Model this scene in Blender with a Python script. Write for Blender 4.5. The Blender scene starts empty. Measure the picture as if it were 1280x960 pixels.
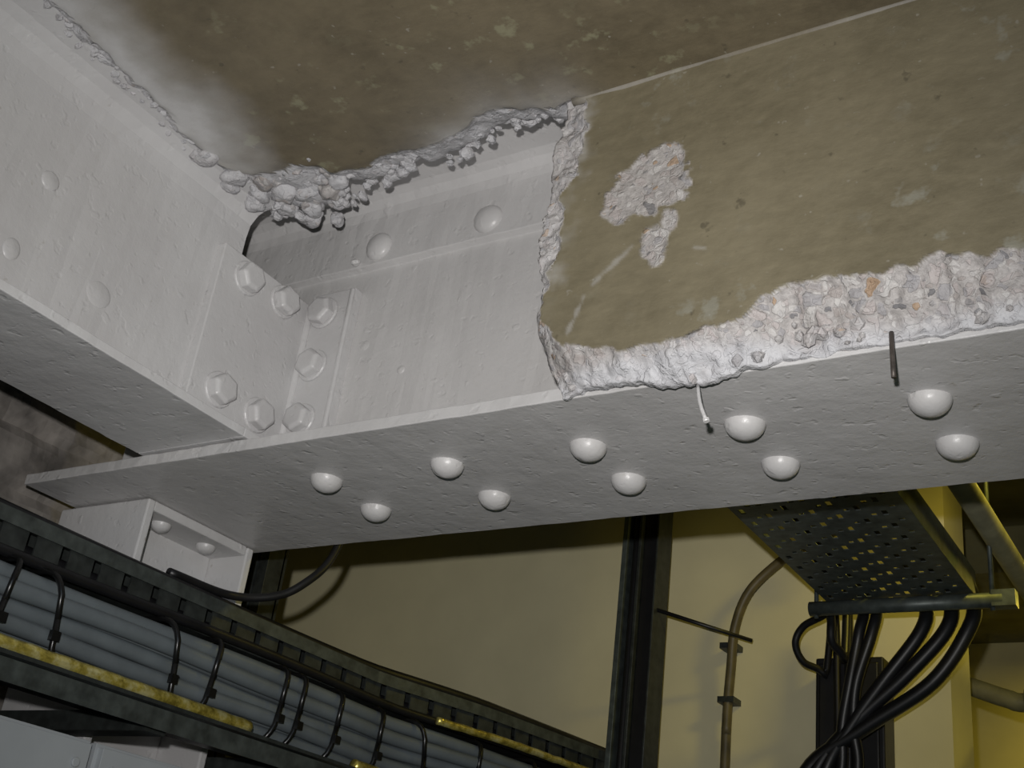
import bpy, bmesh, math, random
from mathutils import Vector, Matrix, noise
random.seed(7)
sc = bpy.context.scene
sc.view_settings.view_transform = 'Standard'
LIFT = 1.9   # everything is modelled with z=0 at eye level, floor at -1.9, then lifted

# ------------------------------------------------------------------ materials
def newmat(name):
    m = bpy.data.materials.new(name); m.use_nodes = True
    nt = m.node_tree
    return m, nt, nt.nodes['Principled BSDF']
def nd(nt, t, **kw):
    n = nt.nodes.new(t)
    for k, v in kw.items():
        if k in n.inputs: n.inputs[k].default_value = v
        else: setattr(n, k, v)
    return n
def ramp(nt, src, stops):
    r = nt.nodes.new('ShaderNodeValToRGB')
    el = r.color_ramp.elements
    while len(el) < len(stops): el.new(0.5)
    for e, (p, c) in zip(el, stops):
        e.position = p; e.color = (c[0], c[1], c[2], 1) if hasattr(c, '__len__') else (c, c, c, 1)
    nt.links.new(src, r.inputs[0]); return r
def mixc(nt, fac, a, b, bt='MIX'):
    m = nt.nodes.new('ShaderNodeMix'); m.data_type = 'RGBA'; m.blend_type = bt
    for inp, v in ((m.inputs[0], fac), (m.inputs[6], a), (m.inputs[7], b)):
        if hasattr(v, 'links'): nt.links.new(v, inp)
        elif hasattr(v, '__len__'): inp.default_value = (v[0], v[1], v[2], 1)
        else: inp.default_value = v
    return m.outputs[2]
def mth(nt, op, a, b=0.0):
    m = nt.nodes.new('ShaderNodeMath'); m.operation = op
    for inp, v in ((m.inputs[0], a), (m.inputs[1], b)):
        if hasattr(v, 'links'): nt.links.new(v, inp)
        else: inp.default_value = v
    return m.outputs[0]
def tc(nt): return nt.nodes.new('ShaderNodeTexCoord').outputs['Object']
def noi(nt, co, s, d=4, r=0.55):
    n = nd(nt, 'ShaderNodeTexNoise', Scale=s, Detail=d, Roughness=r); nt.links.new(co, n.inputs['Vector']); return n.outputs['Fac']
def bump(nt, bs, h, strength, dist, prev=None):
    b = nd(nt, 'ShaderNodeBump', Strength=strength, Distance=dist)
    nt.links.new(h, b.inputs['Height'])
    if prev is not None: nt.links.new(prev, b.inputs['Normal'])
    nt.links.new(b.outputs[0], bs.inputs['Normal']); return b.outputs[0]

def painted_steel(name, c1, c2, rough=0.36, amt=0.22):
    m, nt, bs = newmat(name); co = tc(nt)
    n1 = noi(nt, co, 7, 6); n2 = noi(nt, co, 160, 3); n3 = noi(nt, co, 22, 5)
    r = ramp(nt, n1, [(0.32, c2), (0.62, c1)])
    specks = ramp(nt, noi(nt, co, 75, 2), [(0.72, 0), (0.80, .8)])
    col = mixc(nt, specks.outputs[0], r.outputs[0], (c1[0]*.72, c1[1]*.69, c1[2]*.64))
    # faint dirty scuffs
    sc_ = ramp(nt, noi(nt, co, 18, 8, .75), [(0.60, 0), (0.72, .45)])
    col = mixc(nt, sc_.outputs[0], col, (c1[0]*.80, c1[1]*.78, c1[2]*.74))
    nt.links.new(col, bs.inputs['Base Color'])
    bs.inputs['Roughness'].default_value = rough
    p = bump(nt, bs, n3, 0.35, 0.005)
    pits = ramp(nt, noi(nt, co, 60, 2), [(0.27, 0), (0.38, 1)])
    p = bump(nt, bs, pits.outputs[0], 0.5, 0.001, p)
    blobs = ramp(nt, noi(nt, co, 48, 2), [(0.66, 0), (0.74, 1)])
    p = bump(nt, bs, blobs.outputs[0], 0.5, 0.001, p)
    bump(nt, bs, n2, amt, 0.0012, p)
    return m
def plain(name, col, rough=0.5, metal=0.0, var=0.25, sc_=40, bstr=0.1):
    m, nt, bs = newmat(name); co = tc(nt); n = noi(nt, co, sc_, 4)
    r = ramp(nt, n, [(0.3, tuple(c*(1-var) for c in col)), (0.7, tuple(min(1, c*(1+var)) for c in col))])
    nt.links.new(r.outputs[0], bs.inputs['Base Color'])
    bs.inputs['Roughness'].default_value = rough; bs.inputs['Metallic'].default_value = metal
    bump(nt, bs, n, bstr, 0.003); return m

M_steel = painted_steel('white_painted_steel', (.585, .575, .57), (.515, .505, .50))
M_steel2 = painted_steel('white_painted_steel_plate', (.595, .59, .59), (.535, .525, .525))

def concrete(name, pa, pb):
    m, nt, bs = newmat(name); co = tc(nt)
    at = nd(nt, 'ShaderNodeAttribute', attribute_name='mask')
    sp = nd(nt, 'ShaderNodeSeparateColor'); nt.links.new(at.outputs['Color'], sp.inputs[0])
    brk, wash = sp.outputs[0], sp.outputs[1]
    mp = nd(nt, 'ShaderNodeMapping'); nt.links.new(co, mp.inputs[0]); mp.inputs['Scale'].default_value = (1, 1.8, 2.6)
    mp.inputs['Rotation'].default_value = (0, .35, 0)
    n1 = noi(nt, co, 7, 9, .68); n1b = noi(nt, mp.outputs[0], 38, 6, .7)
    paint = ramp(nt, n1, [(0.32, pb), (0.64, pa)]).outputs[0]
    paint = mixc(nt, ramp(nt, n1b, [(0.40, 0), (0.75, .38)]).outputs[0], paint, tuple(c*1.35 for c in pa))
    sc2 = ramp(nt, noi(nt, co, 95, 2), [(0.70, 0), (0.76, .6)]).outputs[0]
    paint = mixc(nt, sc2, paint, (.32, .30, .25))
    big = noi(nt, co, 5, 2)
    sc3 = mth(nt, 'MULTIPLY', ramp(nt, noi(nt, co, 30, 4, .6), [(0.59, 0), (0.67, .5)]).outputs[0], ramp(nt, big, [(.45, .15), (.58, 1)]).outputs[0])
    paint = mixc(nt, sc3, paint, tuple(min(.3, c*2.2) for c in pa))
    dk = ramp(nt, noi(nt, co, 55, 3), [(0.26, .6), (0.32, 0)]).outputs[0]
    paint = mixc(nt, dk, paint, (.07, .06, .04))
    wn = mth(nt, 'MULTIPLY', wash, mth(nt, 'ADD', noi(nt, co, 25, 6), .45))
    wn.node.use_clamp = True
    paint = mixc(nt, wn, paint, (.54, .535, .53))
    # broken concrete with aggregate
    dist = nd(nt, 'ShaderNodeTexNoise', Scale=40, Detail=3); nt.links.new(co, dist.inputs['Vector'])
    cw = mixc(nt, 0.022, co, dist.outputs['Color'], 'ADD')
    def agg(scale):
        v = nd(nt, 'ShaderNodeTexVoronoi', Scale=scale); nt.links.new(cw, v.inputs['Vector'])
        s2 = nd(nt, 'ShaderNodeSeparateColor'); nt.links.new(v.outputs['Color'], s2.inputs[0])
        ve = nd(nt, 'ShaderNodeTexVoronoi', Scale=scale, feature='DISTANCE_TO_EDGE'); nt.links.new(cw, ve.inputs['Vector'])
        stone = ramp(nt, s2.outputs[0], [(0.0, (.10, .10, .11)), (.05, (.34, .30, .28)), (.28, (.44, .39, .375)), (.52, (.54, .52, .50)), (.78, (.30, .29, .30)), (.975, (.36, .21, .09))])
        stone.color_ramp.interpolation = 'CONSTANT'
        edge = ramp(nt, ve.outputs['Distance'], [(0.07, 0), (0.13, 1)]).outputs[0]
        pick = ramp(nt, s2.outputs[1], [(0.45, 0), (0.50, 1)]).outputs[0]
        return stone.outputs[0], mth(nt, 'MULTIPLY', edge, pick)
    st1, f1 = agg(75); st2, f2 = agg(170)
    mort = ramp(nt, noi(nt, co, 140, 5, .7), [(.3, (.28, .26, .25)), (.7, (.50, .47, .45))]).outputs[0]
    bro = mixc(nt, mth(nt, 'MULTIPLY', f2, .75), mort, st2)
    bro = mixc(nt, mth(nt, 'MULTIPLY', f1, .75), bro, st1)
    wb = mth(nt, 'MULTIPLY', sp.outputs[2], ramp(nt, noi(nt, co, 70, 4), [(.25, .65), (.5, 1)]).outputs[0])
    bro = mixc(nt, wb, bro, mixc(nt, noi(nt, co, 60, 4), (.48, .48, .50), (.60, .60, .62)))
    nt.links.new(mixc(nt, brk, paint, bro), bs.inputs['Base Color'])
    bs.inputs['Roughness'].default_value = .55
    p = bump(nt, bs, n1b, .3, .002)
    p = bump(nt, bs, noi(nt, co, 220, 3), .25, .001, p)
    hb = mth(nt, 'MULTIPLY', mth(nt, 'ADD', mth(nt, 'MULTIPLY', mth(nt, 'ADD', f1, f2), .35), noi(nt, co, 110, 5, .65)), brk)
    bump(nt, bs, hb, .6, .0035, p)
    return m
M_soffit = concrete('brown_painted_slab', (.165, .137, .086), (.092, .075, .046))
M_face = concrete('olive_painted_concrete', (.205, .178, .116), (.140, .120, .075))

M_wall = plain('cream_wall', (.64, .59, .38), .7, 0, .08, 5, .15)
M_far = plain('cream_far_wall', (.62, .56, .30), .7, 0, .12, 4, .15)
M_mason = plain('dirty_masonry', (.24, .22, .20), .9, 0, .55, 16, 1.0)
M_floor = plain('concrete_floor', (.15, .21, .29), .8, 0, .3, 6, .2)  # blue put into the floor colour to cool the light it bounces up
M_ceil2 = plain('dark_slab', (.14, .13, .06), .9, 0, .35, 8, .4)
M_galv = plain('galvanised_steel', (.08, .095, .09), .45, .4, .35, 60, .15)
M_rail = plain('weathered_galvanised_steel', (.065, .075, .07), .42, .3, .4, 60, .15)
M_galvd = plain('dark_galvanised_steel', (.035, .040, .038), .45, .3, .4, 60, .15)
M_grey = plain('grey_cable_sheath', (.125, .145, .155), .42, 0, .12, 30, .05)
M_black = plain('black_cable_sheath', (.008, .008, .009), .42, 0, .3, 30, .05)
M_tie = plain('black_cable_tie', (.006, .006, .006), .3, 0, .2, 30, .05)
M_brownc = plain('brown_conduit', (.10, .08, .035), .5, 0, .3, 30, .1)
M_pipe = plain('painted_pipe', (.20, .195, .13), .5, 0, .25, 25, .1)
M_box = plain('white_enclosure', (.42, .44, .45), .5, 0, .08, 10, .05)
M_wood = plain('brown_timber', (.12, .06, .03), .7, 0, .3, 40, .2)
M_nail = plain('rusty_nail', (.10, .085, .075), .5, .5, .4, 90, .3)
m, nt, bs = newmat('gold_metallic'); co = tc(nt)
nt.links.new(ramp(nt, noi(nt, co, 50, 5, .7), [(.36, (.30, .24, .04)), (.5, (.70, .58, .12)), (.64, (.95, .88, .42))]).outputs[0], bs.inputs['Base Color'])
bs.inputs['Metallic'].default_value = .7; bs.inputs['Roughness'].default_value = .32
bump(nt, bs, noi(nt, co, 55, 3, .5), .5, .004); M_gold = m

# ------------------------------------------------------------------ builders
def link(ob, parent=None):
    sc.collection.objects.link(ob)
    if parent: ob.parent = parent
    return ob

class Bd:
    def __init__(s, name, mats, parent=None):
        s.name, s.mats, s.parent = name, mats, parent; s.V = []; s.F = []; s.M = []; s.S = []
    def add(s, vs, fs, m=0, smooth=False):
        o = len(s.V); s.V += [tuple(v) for v in vs]
        for f in fs: s.F.append(tuple(i+o for i in f)); s.M.append(m); s.S.append(smooth)
    def box(s, x0, x1, y0, y1, z0, z1, m=0):
        vs = [(x, y, z) for x in (x0, x1) for y in (y0, y1) for z in (z0, z1)]
        s.add(vs, [(0,1,3,2),(4,6,7,5),(0,4,5,1),(2,3,7,6),(0,2,6,4),(1,5,7,3)], m)
    def frame(s, n):
        n = Vector(n).normalized(); a = Vector((0,0,1)) if abs(n.z) < .9 else Vector((1,0,0))
        u = n.cross(a).normalized(); return n, u, n.cross(u)
    def dome(s, c, n, r, h, m=0, seg=20, rings=6, wob=.03):
        n, u, w = s.frame(n); c = Vector(c); vs = []; fs = []
        k1 = 1+random.uniform(-wob, wob); k2 = 1+random.uniform(-wob, wob)
        for i in range(rings):
            a = i/(rings)*math.pi/2; rr = r*math.cos(a)**.85; hh = h*math.sin(a)
            for j in range(seg):
                t = 2*math.pi*j/seg; vs.append(c-n*.001+n*hh+(u*math.cos(t)*k1+w*math.sin(t)*k2)*rr)
        vs.append(c+n*h); top = len(vs)-1
        for i in range(rings-1):
            for j in range(seg):
                j2 = (j+1) % seg; fs.append((i*seg+j, i*seg+j2, (i+1)*seg+j2, (i+1)*seg+j))
        for j in range(seg): fs.append(((rings-1)*seg+j, (rings-1)*seg+(j+1)%seg, top))
        s.add(vs, fs, m, True)
    def prism(s, c, n, r, h, seg=6, m=0, rot=0, taper=.86, smooth=False):
        n, u, w = s.frame(n); c = Vector(c); vs = []
        for hh, rr in ((0, r), (h*.78, r), (h, r*taper)):
            for j in range(seg):
                t = 2*math.pi*j/seg+rot; vs.append(c+n*hh+(u*math.cos(t)+w*math.sin(t))*rr)
        fs = [(i*seg+j, i*seg+(j+1)%seg, (i+1)*seg+(j+1)%seg, (i+1)*seg+j) for i in range(2) for j in range(seg)]
        fs += [tuple(range(2*seg, 3*seg)), tuple(reversed(range(seg)))]
        s.add(vs, fs, m, smooth)
    def tube(s, pts, r, m=0, seg=10, sub=8, smooth=True):
        P = [Vector(p) for p in pts]
        if sub > 1 and len(P) > 2:
            Q = []; E = [P[0]*2-P[1]]+P+[P[-1]*2-P[-2]]
            for i in range(1, len(E)-2):
                a, b, c, d = E[i-1:i+3]
                for k in range(sub):
                    t = k/sub
                    Q.append(.5*((2*b)+(c-a)*t+(2*a-5*b+4*c-d)*t*t+(3*b-a-3*c+d)*t**3))
            Q.append(P[-1]); P = Q
        vs = []; fs = []; u = None
        for i, p in enumerate(P):
            t = (P[min(i+1, len(P)-1)]-P[max(i-1, 0)]).normalized()
            if u is None: _, u, _ = s.frame(t)
            u = (u-t*u.dot(t)).normalized(); w = t.cross(u)
            for j in range(seg):
                a = 2*math.pi*j/seg; vs.append(p+(u*math.cos(a)+w*math.sin(a))*r)
        for i in range(len(P)-1):
            for j in range(seg): fs.append((i*seg+j, i*seg+(j+1)%seg, (i+1)*seg+(j+1)%seg, (i+1)*seg+j))
        fs += [tuple(reversed(range(seg))), tuple(range((len(P)-1)*seg, len(P)*seg))]
        s.add(vs, fs, m, smooth)
    def extr(s, prof, axis, stations, m=0, wob=0.0, smooth=False):
        """prof: (a,z) outline; axis 'x' -> a is y ; axis 'y' -> a is x"""
        n = len(prof); vs = []
        for st in stations:
            for a, z in prof:
                p = Vector((st, a, z)) if axis == 'x' else Vector((a, st, z))
                if wob:
                    q = noise.noise_vector(p*14)*wob*.6; e = noise.noise_vector(p*55)*wob
                    p = p+Vector((0, q.y+e.y, q.z+e.z*.25)) if axis == 'x' else p+Vector((q.x+e.x, 0, q.z+e.z*.25))
                vs.append(p)
        fs = [(i*n+j, i*n+(j+1)%n, (i+1)*n+(j+1)%n, (i+1)*n+j) for i in range(len(stations)-1) for j in range(n)]
        fs += [tuple(reversed(range(n))), tuple(range((len(stations)-1)*n, len(stations)*n))]
        s.add(vs, fs, m, smooth)
    def rock(s, c, r, m=0, sub=2, seed=0.0):
        b = bmesh.new(); bmesh.ops.create_icosphere(b, subdivisions=sub, radius=1)
        sx, sy, sz = random.uniform(.7, 1.3), random.uniform(.7, 1.3), random.uniform(.55, 1.0); off = Vector((seed*3.1, seed*1.7, seed))
        vs = []
        for v in b.verts:
            d = v.co.copy(); k = 1+.5*noise.noise(d*1.2+off)+.12*noise.noise(d*4+off)
            vs.append(Vector(c)+Vector((d.x*sx, d.y*sy, d.z*sz))*r*k)
        s.add(vs, [tuple(v.index for v in f.verts) for f in b.faces], m, sub > 2); b.free()
    def done(s, bevel=0, mask=None, fixn=True):
        me = bpy.data.meshes.new(s.name); me.from_pydata(s.V, [], s.F)
        for mt in s.mats: me.materials.append(mt)
        for p, mi, sm in zip(me.polygons, s.M, s.S): p.material_index = mi; p.use_smooth = sm
        if mask is not None:
            at = me.color_attributes.new('mask', 'FLOAT_COLOR', 'POINT')
            flat = []
            for c in mask: flat += [c[0], c[1], c[2], 1.0]
            at.data.foreach_set('color', flat)
        if fixn:
            b = bmesh.new(); b.from_mesh(me); bmesh.ops.recalc_face_normals(b, faces=b.faces); b.to_mesh(me); b.free()
        me.update(); ob = bpy.data.objects.new(s.name, me); link(ob, s.parent)
        if bevel:
            md = ob.modifiers.new('bevel', 'BEVEL'); md.width = bevel; md.segments = 2; md.limit_method = 'ANGLE'; md.angle_limit = .6
        return ob

def lin(a, b, step):
    n = max(1, int(round(abs(b-a)/step))); return [a+(b-a)*i/n for i in range(n+1)]
def interp(tab, x):
    if x <= tab[0][0]: return tab[0][1]
    for (a, b), (c, d) in zip(tab, tab[1:]):
        if x <= c: return b+(d-b)*(x-a)/(c-a)
    return tab[-1][1]
def sst(a, b, x):
    t = max(0, min(1, (x-a)/(b-a))); return t*t*(3-2*t)
def fr(p, s, o=4):
    return noise.fractal(Vector(p)*s, 1.0, 2.0, o)

# ------------------------------------------------------------------ main riveted beam
half = [(.866,.500),(.866,.5135),(.983,.518),(.995,.524),(1.0,.536),(1.0,.66),(1.0,.814),(.990,.817),(.990,.86),(.990,.890),(.987,.902),(.979,.911),(.968,.915),(.866,.918),(.866,.936)]
prof = half+[(2.02-a, z) for a, z in reversed(half)]
b = Bd('steel_beam', [M_steel])
b.extr(prof, 'x', lin(-1.33, .25, .012)+lin(.3, 2.2, .2), wob=.0011)
for x in (-.908, -.738, -.568, -.397, -.229, -.06, .11, .28, .45, .62, .79, .96):
    for y in (.965, 1.058):
        b.dome((x+random.uniform(-.002,.002), y+random.uniform(-.002,.002), .5005), (0,0,-1), .0197, .0165)
for x in (-.925, -.755): b.dome((x, .9905, .842), (0,-1,0), .0205, .012)
b.rock((-.955, .985, .822), .007, seed=3)
b.dome((-.925, 1.0, .70), (0,-1,0), .008, .002); b.dome((-.86,1.0,.655),(0,-1,0),.006,.002)
b.done(bevel=.0012)

# ------------------------------------------------------------------ secondary beam framing in
cx = -1.036
def mir(pts): return pts+[(2*cx-a, z) for a, z in reversed(pts)]
full = mir([(-.950,.5155),(-.950,.526),(-1.018,.531),(-1.027,.535),(-1.030,.545),(-1.030,.68),(-1.030,.80),(-1.027,.818),(-1.018,.830),(-1.005,.836),(-.950,.840),(-.950,.852)])
low = mir([(-.950,.5155),(-.950,.526),(-1.018,.531),(-1.027,.535),(-1.030,.545),(-1.030,.66),(-1.030,.775)])
b2 = Bd('steel_beam', [M_steel2])
b2.extr(full, 'y', lin(-2.5, .1, .2)+lin(.11, .862, .012), wob=.0011)
b2.extr(low, 'y', lin(.862, .972, .011), wob=.0006)
b2.box(-1.041, -1.031, .965, 1.0, .545, .774)
for y, z, r in ((.59, .70, .012), (.575, .605, .010), (.685, .615, .016), (.48,.66,.01)):
    b2.dome((-1.030, y, z), (1,0,0), r, .0032, wob=.3)
beam2 = b2.done(bevel=.0012)
c = Bd('angle_cleat', [M_steel2], beam2)
c.box(-1.031, -1.017, .823, .990, .556, .767)
c.box(-1.019, -.947, .986, 1.001, .558, .783)
c.tube([(-.950,.985,.56),(-.950,.985,.67),(-.950,.985,.78)], .004, seg=8, sub=2)
c.tube([(-1.018,.985,.56),(-1.018,.985,.67),(-1.018,.985,.765)], .006, seg=8, sub=2)
c.done(bevel=.003)
c = Bd('bolts', [M_steel2], beam2)
for y, z in ((.868,.741),(.934,.745),(.868,.587),(.935,.585)):
    c.prism((-1.018,y,z), (1,0,0), .0225, .004, 20, smooth=False, taper=.93)
    c.prism((-1.015,y,z), (1,0,0), .0195, .0145, 6, rot=random.uniform(0,1), taper=.78)
for x, z in ((-.992,.752),(-.992,.675),(-.992,.598)):
    c.prism((x,.986,z), (0,-1,0), .0225, .004, 20, taper=.93)
    c.prism((x,.983,z), (0,-1,0), .0195, .0145, 6, rot=random.uniform(0,1), taper=.78)
c.done(bevel=.0028)

# ------------------------------------------------------------------ steel column
b = Bd('steel_column', [M_steel2])
b.box(-1.35, -1.182, .945, .957, -1.9, .498)
b.box(-1.35, -1.182, 1.128, 1.14, -1.9, .498)
b.box(-1.272, -1.26, .957, 1.128, -1.9, .498)
b.box(-1.35, -1.184, .957, 1.128, .486, .499)
b.box(-1.262, -1.25, .957, 1.128, .40, .49)
for y in (1.0, 1.083): b.dome((-1.215, y, .486), (0,0,-1), .014, .012)
b.done(bevel=.002)

# ------------------------------------------------------------------ concrete encasement of main beam
xl_t = [(.48,-.535),(.50,-.538),(.526,-.5526),(.550,-.560),(.572,-.5655),(.59,-.561),(.611,-.556),(.63,-.566),(.664,-.569),(.69,-.566),(.7216,-.562),(.745,-.566),(.772,-.566),(.80,-.560),(.84,-.556)]
bb_t = [(-.57,.60),(-.552,.565),(-.529,.541),(-.50,.532),(-.468,.522),(-.414,.523),(-.351,.531),(-.334,.548),(-.306,.560),(-.275,.556),(-.245,.551),(-.21,.553),(-.182,.558),(-.15,.548),(-.124,.549),(-.05,.555),(.1,.545),(.5,.56),(2.2,.55)]
zb_t = [(-.56,.500),(-.52,.503),(-.47,.500),(-.44,.494),(-.40,.491),(-.36,.497),(-.33,.502),(-.26,.504),(2.2,.504)]
wl_t = [(.49,.020),(.53,.026),(.56,.020),(.585,.010),(.61,.009),(.63,.020),(.66,.028),(.69,.026),(.712,.014),(.735,.034),(.77,.040),(.80,.034),(.84,.022)]
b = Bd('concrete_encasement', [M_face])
X0 = -.562
cols = [('w', k/14) for k in range(14)] + [('x', x) for x in lin(X0, .08, .0021)+lin(.10, .5, .02)+lin(.6, 2.2, .1)]
NR = 160; rows = [i/NR for i in range(NR+1)]+[1+i/6 for i in range(1, 7)]
V = []; MK = []
def segd(px, pz, ax, az, bx, bz):
    t = max(0, min(1, ((px-ax)*(bx-ax)+(pz-az)*(bz-az))/((bx-ax)**2+(bz-az)**2)))
    return math.hypot(px-ax-(bx-ax)*t, pz-az-(bz-az)*t)
for kind, cv in cols:
    xc = X0 if kind == 'w' else cv
    for rv in rows:
        t = min(rv, 1.0)
        zb = interp(zb_t, xc)+.003*fr((xc, 3.3, 0), 60, 3)
        if kind == 'w': zb = .517+(zb-.517)*sst(.8, 1, cv)
        z = .838+(zb-.838)*t
        xl = interp(xl_t, z)+.0035*fr((5.1, 0, z), 70, 4)
        x = xc+(xl-X0)*math.exp(-(xc-X0)/.08)
        zbr = interp(bb_t, x)+.0055*fr((x, 1.2, z*.7), 55, 4)
        d1 = zbr-z
        wl = interp(wl_t, z)*.95+.008*fr((x, 8, z), 50, 4)
        d2 = (xl+wl)-x
        def patch(px, pz, rx, rz, s):
            dx, dz = (x-px)/rx, (z-pz)/rz; a = math.atan2(dz, dx)
            return (1+.25*noise.noise(Vector((math.cos(a)*1.5+s, math.sin(a)*1.5, s)))+.35*fr((x, s, z), 70, 4)-math.hypot(dx, dz))*min(rx, rz)
        d3 = max(patch(-.450,.698,.044,.034,1.3), patch(-.478,.686,.020,.022,5.3), patch(-.434,.722,.022,.022,9.3), patch(-.438,.628,.015,.020,4.1), patch(-.426,.650,.010,.014,7.7), patch(.05,.68,.05,.03,2.2))
        d = max(d1, d2, d3)
        edgey = max(d1, d2) >= d3
        mk = sst(-.0006, .0014, d) if edgey else sst(-.0014, .0028, d)*.93
        depth = sst(0, .006, d)*.005*(1.0 if edgey else .3)
        if d1 > 0: depth += .026*sst(0, .045, d1)
        rough = (fr((x, .3, z), 30, 3)*.0065+fr((x, 4, z), 110, 3)*.0022)*sst(0, .004, d)*(1 if edgey else .22)
        y = .830+depth+rough+.0012*fr((x, 2, z), 10, 3)+.0003*fr((x, 2, z), 90, 2)
        y = min(y, .8650)
        if t > .985: y = max(y, .850)
        if kind == 'w':
            k = cv; yb = y; y = 1.004-(1.004-yb)*(k)
            x += .012*fr((0, y, z), 22, 4)*math.sin(k*math.pi)+.014*(1-k); mk = 1
        if rv > 1:
            k = rv-1; z = z+.010*sst(.5, 1, k); y = y+(.872-y)*k; mk = 1
        V.append((x, y, z))
        low_ = sst(.022, .002, z-.504)
        scr = max(sst(.0045, .0, segd(x, z, -.462,.632,-.500,.598)+.003*fr((x, 1, z), 80, 3)), sst(.0035, .0, segd(x, z, -.508,.585,-.522,.548)+.003*fr((x, 1, z), 80, 3)), .8*sst(.003, .0, segd(x, z, -.398,.615,-.388,.612)))
        halo = .5*sst(.022, .0, -d2)*(.5+fr((x, 6, z), 40, 3)) if z > .6 else 0
        MK.append((mk, max(.36*scr, halo), min(1, .06+.85*low_ + (.30 if d2 > d1 and d2 > d3 else 0)+(.08 if not edgey else 0)+(.9 if kind == 'w' else 0))))
n = len(rows)
b.add(V, [(i*n+j, i*n+j+1, (i+1)*n+j+1, (i+1)*n+j) for i in range(len(cols)-1) for j in range(n-1)], 0, True)
b.box(-.54, 2.2, 1.02, 1.150, .516, .95); MK += [(.0, 0, 0)]*8
for i in range(60):
    x = random.uniform(-.54, 0.0); z = interp(zb_t, x)+random.uniform(.003, .03)
    o = len(b.V); b.rock((x, .858-random.random()*.005, z), random.uniform(.003, .007), seed=i, sub=1); MK += [(1, 0, .3)]*(len(b.V)-o)
b.done(mask=MK, fixn=False)

# ------------------------------------------------------------------ slab soffit (ceiling) broken back along both beams
yb_t = [(-1.0,.785),(-.965,.80),(-.94,.806),(-.902,.800),(-.87,.832),(-.83,.842),(-.80,.830),(-.77,.832),(-.74,.838),(-.707,.832),(-.68,.828),(-.665,.818),(-.632,.811),(-.60,.826),(-.58,.835),(-.55,.833),(3,.833)]
xs_t = [(-2.5,-.97),(.3,-.960),(.42,-.958),(.484,-.964),(.52,-.966),(.556,-.974),(.60,-.982),(.64,-.983),(.69,-.992),(.735,-.997),(.80,-.985)]
SX = -.98
rimc = [(.030,.020),(.024,.012),(.018,.009),(.013,.006),(.008,.006),(.004,.003)]
rimr = [(.004,.003),(.009,.006),(.015,.008),(.021,.010),(.028,.013),(.034,.018),(.040,.026),(.046,.040),(.050,.060),(.053,.09)]
cols = [('c', k) for k in rimc]+[('x', x) for x in lin(SX, -.10, .0031)+lin(-.08, .3, .03)+lin(.4, 2.2, .15)]
ys = lin(-2.5, .2, .15)+lin(.25, .36, .02)+lin(.37, .80, .0035)
rws = [('y', y) for y in ys]+[('r', k) for k in rimr]
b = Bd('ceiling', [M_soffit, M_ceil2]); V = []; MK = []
for kc, cv in cols:
    xc = SX if kc == 'c' else cv
    for kr, rv in rws:
        yc = .80 if kr == 'r' else rv
        xs = interp(xs_t, yc)+.004*fr((2, yc, 0), 45, 4)
        x = xc+(xs-SX)*math.exp(-(xc-SX)/.12)
        rag = 1 if x < -.56 else .12
        yb = interp(yb_t, x)+.004*rag*fr((x, 7, 0), 55, 4)
        y = yc+(yb-.80)*math.exp(-(.80-yc)/.10)
        z = .833; mk = 0
        if kc == 'c': x -= cv[0]; z += cv[1]; mk = 1
        if kr == 'r':
            cor = sst(-.87, -.93, x); k = 1+1.0*cor
            y += rv[0]*k; z += rv[1]*(1-.55*cor); mk = 1
        dl = x-xs; db = (yb-y) if x < -.54 else (yb-y)+(x+.54)*1.2
        de = min(dl, db) if kc == 'x' and kr == 'y' else 0
        if mk:
            z += .006*fr((x, y, 0), 34, 4)+.002*fr((x, y, 3), 110, 2)
            x += .003*fr((x, y, 5), 50, 3)
        else:
            w = sst(.012+.006*noise.noise(Vector((x*40, y*40, 0))), .0, de)
            z += w*(.005*fr((x, y, 0), 34, 4)+.002)+.0006*fr((x, y, 1), 9, 3)
            if de < .003+.004*fr((x, y, 9), 60, 3) and x < -.55: mk = 1
        ws = 1.05*sst(.105+.05*fr((x, y, 7), 8, 3), .01, max(0, dl))*sst(.90,.68,y) + .75*math.exp(-max(0, db)/.026)*sst(-.82, -.66, x)*sst(-.46,-.58,x)
        ws *= .9+.5*fr((x, y, 0), 12, 3)
        V.append((x, y, z)); MK.append((mk, max(0, min(1, ws)), .85))
n = len(rws)
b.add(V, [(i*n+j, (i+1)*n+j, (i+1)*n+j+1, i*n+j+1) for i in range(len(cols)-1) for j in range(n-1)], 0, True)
def addrock(c_, r_, seed, wb=.8, sub=2):
    o = len(b.V); b.rock(c_, r_, seed=seed, sub=sub); MK.extend([(1, 0, wb)]*(len(b.V)-o))
for i in range(90):
    x = random.uniform(-.90, -.58); addrock((x, interp(yb_t, x)+random.uniform(.005, .045), .845+random.uniform(-.003, .012)), random.uniform(.003, .009), i)
for i in range(110):
    x = random.uniform(-1.012, -.88); y = random.uniform(.79, .90); addrock((x, y, .845+random.uniform(-.008, .006)), random.uniform(.003, .010), i+100, wb=random.choice([.8,.8,.3]), sub=2)
for (x, y, z, r, wb) in ((-1.0,.745,.834,.013,.7),(-.993,.790,.836,.015,.8),(-.968,.815,.838,.013,.0),(-.990,.83,.838,.015,.8),(-.962,.845,.84,.016,.8),(-.935,.855,.840,.014,.8),(-.905,.862,.842,.015,.1),(-.985,.875,.842,.013,.8),(-.97,.905,.842,.013,.8),(-.92,.895,.85,.015,.8),(-.945,.925,.848,.012,.8),(-.885,.855,.843,.013,.8),(-.95,.885,.842,.013,.8),(-1.005,.84,.835,.013,.8),(-1.01,.80,.833,.010,.8)):
    addrock((x, y, z), r, x*90, wb, sub=3)
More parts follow.
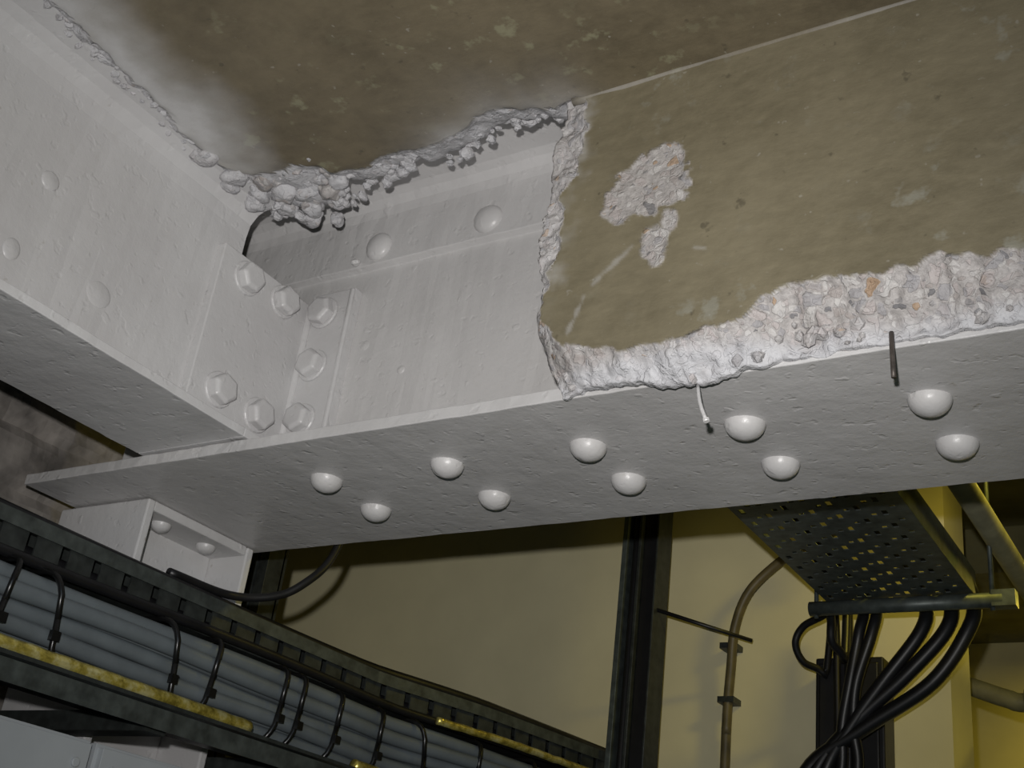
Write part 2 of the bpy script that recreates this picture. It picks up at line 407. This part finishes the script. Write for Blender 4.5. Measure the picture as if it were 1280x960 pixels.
for i in range(80):
    y = random.uniform(.4, .80); addrock((interp(xs_t, y)-random.uniform(-.002, .022), y, .836+random.uniform(-.001, .004)), random.uniform(.002, .006), i+300, sub=1)
o = len(b.V); b.tube([(-.548+i*.03, .8325+.0008*noise.noise(Vector((i*.9,5,0))), .8345+.0016*noise.noise(Vector((i*.7,0,0)))) for i in range(70)], .0052, seg=8, sub=2); MK += [(0, .20+.18*noise.noise(Vector((k*.013, 0, 0))), 0) for k in range(len(b.V)-o)]
o = len(b.V)
b.box(-1.6, 2.2, -2.5, 1.15, .955, 1.1, 1); b.box(-1.6, -1.121, -2.5, .864, .842, .95, 1); b.box(-1.121,-1.0,-2.5,.86,.853,.95,1)  # first box: unseen upper slab, added to block world light
b.box(-1.6, -1.45, .864, 1.36, .842, .95, 1)
b.box(-2.4, 2.2, 1.15, 3.5, 1.0, 1.1, 1)
b.box(-2.4, 2.2, 2.55, 2.75, .90, 1.0, 1)
MK += [(0, 0, 0)]*(len(b.V)-o)
b.done(mask=MK, fixn=False)

b = Bd('protruding_nail', [M_nail]); b.tube([(-.232,.858,.510),(-.229,.848,.486),(-.228,.847,.463)], .0021, seg=8, sub=3); b.done()
b = Bd('protruding_nail', [M_steel]); b.tube([(-.402,.862,.492),(-.394,.852,.468),(-.386,.848,.449)], .0018, seg=8, sub=3); b.prism((-.386,.848,.450),(.3,0,-1),.003,.003,10); b.done()

# ------------------------------------------------------------------ room shell
def wall(name, mat, *bx):
    w = Bd(name, [mat])
    for q in bx: w.box(*q)
    return w.done()
wall('floor', M_floor, (-2.5, 2.4, -2.7, 3.6, -2.0, -1.9))
w = Bd('wall_left', [M_mason])
gy = lin(-2.5, .4, .2)+lin(.42, 1.36, .012); gz = lin(-1.9, .3, .15)+lin(.31, .955, .014); V = []
for y in gy:
    for z in gz:
        brick = min(abs((z/.075) % 1-.5)*2, 1); off = -.006 if brick > .86 else 0
        V.append((-1.415+.009*fr((0, y, z), 16, 4)+off, y, z))
n = len(gz); w.add(V, [(i*n+j, (i+1)*n+j, (i+1)*n+j+1, i*n+j+1) for i in range(len(gy)-1) for j in range(n-1)], 0, False)
w.box(-1.6, -1.44, -2.5, 1.358, -1.9, .955); w.done(fixn=False)
wall('wall_back', M_wall, (-2.4, -.46, 2.0, 2.14, -1.9, 1.0))
wall('wall_alcove', M_wall, (-2.5, -2.4, 1.36, 3.5, -1.9, 1.0), (-2.4, -1.6, 1.24, 1.36, -1.9, 1.0))
wall('wall_far', M_far, (-2.4, 2.2, 3.4, 3.5, -1.9, 1.0))
wall('wall_right', M_wall, (2.2, 2.3, -2.5, 3.5, -1.9, 1.1))
wall('wall_front', M_wall, (-1.6, 2.2, -2.6, -2.5, -1.9, 1.1))

# ------------------------------------------------------------------ cable tray run + bundle on the left
def px(y):   # plan centreline of the run
    return interp([(-2, -1.12), (1.35, -1.125), (1.55, -1.075), (1.98, -1.02)], y)
ysr = lin(-.6, 1.3, .05)+lin(1.34, 1.97, .04)
def strip(bd, dx, z0, z1, th, m=0, ys_=None):
    ys_ = ys_ or ysr
    for y0, y1 in zip(ys_, ys_[1:]):
        xa, xb = px(y0)+dx, px(y1)+dx
        vs = [(xa,y0,z0),(xa+th,y0,z0),(xa+th,y0,z1),(xa,y0,z1),(xb,y1,z0),(xb+th,y1,z0),(xb+th,y1,z1),(xb,y1,z1)]
        bd.add(vs, [(0,1,5,4),(1,2,6,5),(2,3,7,6),(3,0,4,7),(0,3,2,1),(4,5,6,7)], m)
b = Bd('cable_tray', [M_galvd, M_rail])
strip(b, -.012, .378, .382, .045, 0); strip(b, .033, .366, .382, .002, 1)
strip(b, -.012, .334, .340, .050)
fine = lin(-.2, 1.96, .011)
for i, (y0, y1) in enumerate(zip(fine, fine[1:])):
    if i % 4 != 1: strip(b, .028, .338, .367, .002, 0, ys_=[y0, y1])
strip(b, -.012, .338, .378, .002)
strip(b, -.03, .224, .228, .145); strip(b, .113, .200, .221, .002, 1); strip(b, -.03, .226, .34, .003)
for i, y in enumerate(lin(-.1, 1.9, .25)): b.box(-1.40 if y < 1.3 else px(y)-.1, px(y)+.09, y, y+.03, .200, .222)
b.done()
b = Bd('cable_bundle', [M_grey, M_tie, M_black])
slots = []
for r_ in range(5):
    for c_ in range(4): slots.append((.004+c_*.0175+(r_ % 2)*.008, .243+r_*.0178))
for i, (dx, z) in enumerate(slots):
    ph = random.random()*9
    pts = [(px(y)+dx+.007*noise.noise(Vector((y*3, ph, 0))), y, z+.006*noise.noise(Vector((y*3, 0, ph)))-.008*sst(.9,1.8,y)) for y in lin(-.6, 1.97, .09)]
    b.tube(pts, .0092, m=0, seg=12, sub=3)
for y in (.55,.70, .765, .93, .99, 1.11, 1.145, 1.22, 1.31, 1.40, 1.5, 1.62, 1.78):
    x0 = px(y)-.009; x1 = px(y)+.078; za, zb = .230-.008*sst(.9,1.8,y), .329-.008*sst(.9,1.8,y)
    loop = []
    for k in range(25):
        a = 2*math.pi*k/24; cxp = math.copysign(abs(math.cos(a))**.5, math.cos(a)); czp = math.copysign(abs(math.sin(a))**.5, math.sin(a))
        loop.append(((x0+x1)/2+cxp*(x1-x0)/2, y+.012*math.sin(a)*(1 if int(y*50) % 2 else -1), (za+zb)/2+czp*(zb-za)/2))
    b.tube(loop, .0034, m=1, seg=6, sub=1)
    b.box(x1, x1+.006, y-.005, y+.005, (za+zb)/2-.022, (za+zb)/2-.012, 1)
b.tube([(px(y)+.015, y, .349+.002*math.sin(y*9)) for y in lin(-.5, 1.96, .1)], .0075, m=2, sub=3)
b.tube([(px(y)+.046, y, .337+.003*math.sin(y*7)) for y in lin(-.5, 1.96, .1)], .006, m=2, sub=3)
b.tube([(px(y)+.0, y, .391+.002*math.sin(y*5)) for y in lin(-.5, 1.96, .1)], .008, m=2, sub=3)
b.done()
b = Bd('gold_strip', [M_gold])  # gold metallic strip along the run, in separate lengths
def gold_run(y0, y1, dx, z0, r):
    b.tube([(px(y)+dx+.0012*noise.noise(Vector((y*50,0,0))), y, z0+.0015*noise.noise(Vector((0,y*50,0)))) for y in lin(y0, y1, .008)], r, seg=10, sub=1, smooth=True)
gold_run(.55, 1.04, .100, .2345, .0085); gold_run(1.24, 1.36, .100, .2335, .0075); gold_run(1.42, 1.84, .072, .331, .0055)
b.done()
b = Bd('black_cable', [M_black])
b.tube([(-1.05,1.20,.70),(-1.062,1.185,.56),(-1.068,1.172,.49),(-1.078,1.145,.448),(-1.098,1.115,.420),(-1.125,1.06,.405),(-1.13,.96,.402)], .0055, sub=8); b.done()
b = Bd('steel_strut', [M_galvd]); b.box(-1.44,-1.40,1.362,1.402,-1.9,.84); b.box(-1.395,-1.375,1.362,1.40,-1.9,.84); b.box(-1.44,-1.375,1.395,1.405,-1.9,.84); b.done(bevel=.001)
for y0, y1 in ((.700, .862), (.870, 1.02)):
    b = Bd('electrical_enclosure', [M_box])
    b.box(-1.40, -1.066, y0, y1, -.16, .180)
    b.box(-1.067, -1.058, y0+.004, y1-.004, -.155, .176)
    b.prism((-1.058, y0+.02, .155), (1,0,0), .005, .003, 12); b.prism((-1.058, y1-.02, .155), (1,0,0), .005, .003, 12)
    b.done(bevel=.003)
b = Bd('timber_batten', [M_wood]); b.box(-1.40, -1.07, 1.03, 1.075, -.3, .175); b.box(-1.40,-1.09,1.085,1.13,-.3,.17); b.done(bevel=.002)
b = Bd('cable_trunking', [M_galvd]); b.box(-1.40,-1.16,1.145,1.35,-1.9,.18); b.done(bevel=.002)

# ------------------------------------------------------------------ vertical channel post
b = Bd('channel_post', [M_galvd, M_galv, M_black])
b.box(-.988, -.978, 1.84, 1.88, -1.9, 1.0, 1); b.box(-.978, -.948, 1.868, 1.88, -1.9, 1.0, 0); b.box(-.956, -.950, 1.84, 1.88, -1.9, 1.0, 0)
b.box(-.948, -.923, 1.85, 1.90, -1.9, 1.0, 2); b.box(-.923, -.919, 1.845, 1.90, -1.9, 1.0, 0)
b.tube([(-.966,1.855,-1.9),(-.966,1.855,1.0)], .007, m=2, sub=1)
for z in (-.6, 0): b.box(-.98,-.93,1.90,2.0,z,z+.03,0)
b.done(bevel=.001)
b = Bd('bracket_rod', [M_black]); b.tube([(-.922,1.86,.626),(-.77,1.93,.585)], .0035, sub=1); b.done()

b = Bd('wall_conduit', [M_brownc, M_galvd])
b.tube([(-.832,1.98,-1.9),(-.832,1.98,.2),(-.830,1.975,.45),(-.824,1.97,.55),(-.815,1.96,.62),(-.79,1.955,.68),(-.74,1.95,.725),(-.68,1.93,.75),(-.60,1.88,.76),(-.56,1.86,.80),(-.55,1.85,.99)], .0085, sub=8)
for z in (.10,.33,.49,.585): b.box(-.845,-.815,1.965,2.0,z,z+.01,1)
b.done()
# perforated tray on the right
b = Bd('cable_tray', [M_galv, M_galvd])
X = lin(-.590, -.372, .0073); Y = lin(1.16, 1.80, .0075)
vid = {}; V = []; F = []
for i in range(len(X)-1):
    for j in range(len(Y)-1):
        hole = (i % 4 == 1) and ((j+(i//4)*3) % 6 in (1, 2)) or (i % 4 == 3 and (j + (i//4)*3) % 6 == 5)
        if hole and 0 < i < len(X)-2: continue
        ids = []
        for (a, c_) in ((i,j),(i+1,j),(i+1,j+1),(i,j+1)):
            if (a, c_) not in vid: vid[(a, c_)] = len(V); V.append((X[a], Y[c_], .60))
            ids.append(vid[(a, c_)])
        F.append(ids)
b.add(V, F, 0)
b.box(-.592,-.590,1.16,1.80,.599,.64); b.box(-.374,-.372,1.16,1.80,.599,.64)
ob = b.done(fixn=False); md = ob.modifiers.new('s', 'SOLIDIFY'); md.thickness = .0015
sup = Bd('strut_support', [M_galv], ob)
sup.tube([(-.615,1.775,.585),(-.33,1.775,.585)], .0115, seg=12, sub=1)
sup.box(-.345,-.312,1.765,1.787,.574,.598)
sup.tube([(-.345,1.775,.57),(-.345,1.775,1.0)], .0035, sub=1); sup.tube([(-.605,1.775,.57),(-.605,1.775,1.0)], .0035, sub=1)
sup.done()
b = Bd('black_cable', [M_black])
def drop(x0, xm, xe, r, y1=1.85, zs=0):
    b.tube([(x0,1.2,.615+r),(x0,1.5,.615+r),(x0,1.74,.616+r),(x0+.004,1.82,.60),(x0-.012,y1,.565),(xm,y1+.01,.49+zs),((xm+xe)/2-.005,y1+.02,.425+zs),(xe,y1+.03,.36),(xe-.03,y1+.03,.24),(xe-.05,y1+.03,.0),(xe-.05,y1+.03,-1.9)], r, sub=8)
drop(-.385, -.455, -.655, .0115); drop(-.418, -.495, -.640, .0115, zs=.01); drop(-.455, -.53, -.625, .011)
drop(-.55, -.58, -.60, .009); drop(-.53, -.57, -.575, .009)
b.tube([(-.56,1.6,.622),(-.575,1.78,.62),(-.61,1.84,.60),(-.655,1.86,.585),(-.672,1.87,.56),(-.665,1.89,.535),(-.64,1.92,.52),(-.62,1.925,.45),(-.62,1.925,-1.9)], .006, sub=8)
b.tube([(-.58,1.6,.622),(-.59,1.78,.615),(-.60,1.83,.585),(-.605,1.85,.555),(-.595,1.88,.535),(-.60,1.92,.48),(-.61,1.92,-1.9)], .007, sub=8)
b.done()
b = Bd('cable_trunking', [M_black]); b.box(-.662,-.55,1.94,1.998,-1.9,.555); b.box(-.655,-.557,1.934,1.941,-1.9,.545); b.done(bevel=.003)
b = Bd('service_pipe', [M_pipe, M_galvd])
b.tube([(-.335,1.16,.68),(-.335,2.0,.68),(-.335,3.4,.68)], .017, seg=16, sub=1)
for y in (1.45, 2.1, 2.7): b.tube([(-.335,y,.70),(-.335,y,1.0)], .004, m=1, sub=1); b.tube([(-.335+.021*math.cos(a/12*6.283),y,.68+.021*math.sin(a/12*6.283)) for a in range(13)], .004, m=1, seg=6, sub=1)
b.done()
b = Bd('service_pipe', [M_pipe])
b.tube([(-.62,2.5,.66),(-.54,2.45,.64),(-.46,2.44,.61),(-.40,2.44,.60),(-.1,2.44,.60),(.8,2.44,.60)], .018, seg=14, sub=6)
b.tube([(-.40,2.44,.60),(-.40,2.44,-1.9)], .016, seg=14, sub=1); b.tube([(-.425,2.44,.602),(-.375,2.44,.602)], .026, seg=14, sub=1); b.done()

# ------------------------------------------------------------------ lights
def light(name, kind, loc, power, col, **kw):
    l = bpy.data.lights.new(name, kind); l.energy = power; l.color = col
    for k, v in kw.items(): setattr(l, k, v)
    o = bpy.data.objects.new(name, l); o.location = loc; return link(o)
Fw = Vector((-.510,.735,.447)).normalized(); U = Vector((.1426,-.440,.886)).normalized()
R = Fw.cross(U).normalized(); U = R.cross(Fw).normalized()
rot = Matrix((R, U, -Fw)).transposed()
fl = light('camera_flash', 'SPOT', R*-.03+U*.075, 52, (1, .975, .955), spot_size=math.radians(76), spot_blend=1.0, shadow_soft_size=.01)
fl.rotation_euler = rot.to_euler()
def lamp(name, loc, power, col):
    f = Bd(name, [M_box]); x, y, z = loc; f.box(x-.12, x+.12, y-.04, y+.04, z+.03, z+.06); o = f.done(bevel=.003)
    l = light(name+'_tube', 'AREA', (x, y, z+.02), power, col, shape='RECTANGLE', size=.22, size_y=.06); l.parent = o
lamp('bulkhead_light', (-.10, 3.05, .93), 4.5, (1, .80, .11))
lamp('bulkhead_light', (-.15, 1.60, .93), 3.2, (1, .80, .12))
light('added_cool_fill', 'AREA', (.9, -.9, .75), 13.0, (.45, .70, 1), shape='RECTANGLE', size=1.0, size_y=.3)  # unseen area lamp, added so cool fill bounces onto the undersides
w = bpy.data.worlds.new('World'); sc.world = w; w.use_nodes = True
w.node_tree.nodes['Background'].inputs[0].default_value = (.75, .8, .9, 1); w.node_tree.nodes['Background'].inputs[1].default_value = .02

# ------------------------------------------------------------------ camera
cd = bpy.data.cameras.new('camera'); cd.sensor_width = 36; cd.lens = 36*1510/1280; cd.clip_start = .02
cam = bpy.data.objects.new('camera', cd); link(cam)
cam.matrix_world = rot.to_4x4(); sc.camera = cam
for ob in list(sc.objects):
    if ob.parent is None: ob.location.z += LIFT
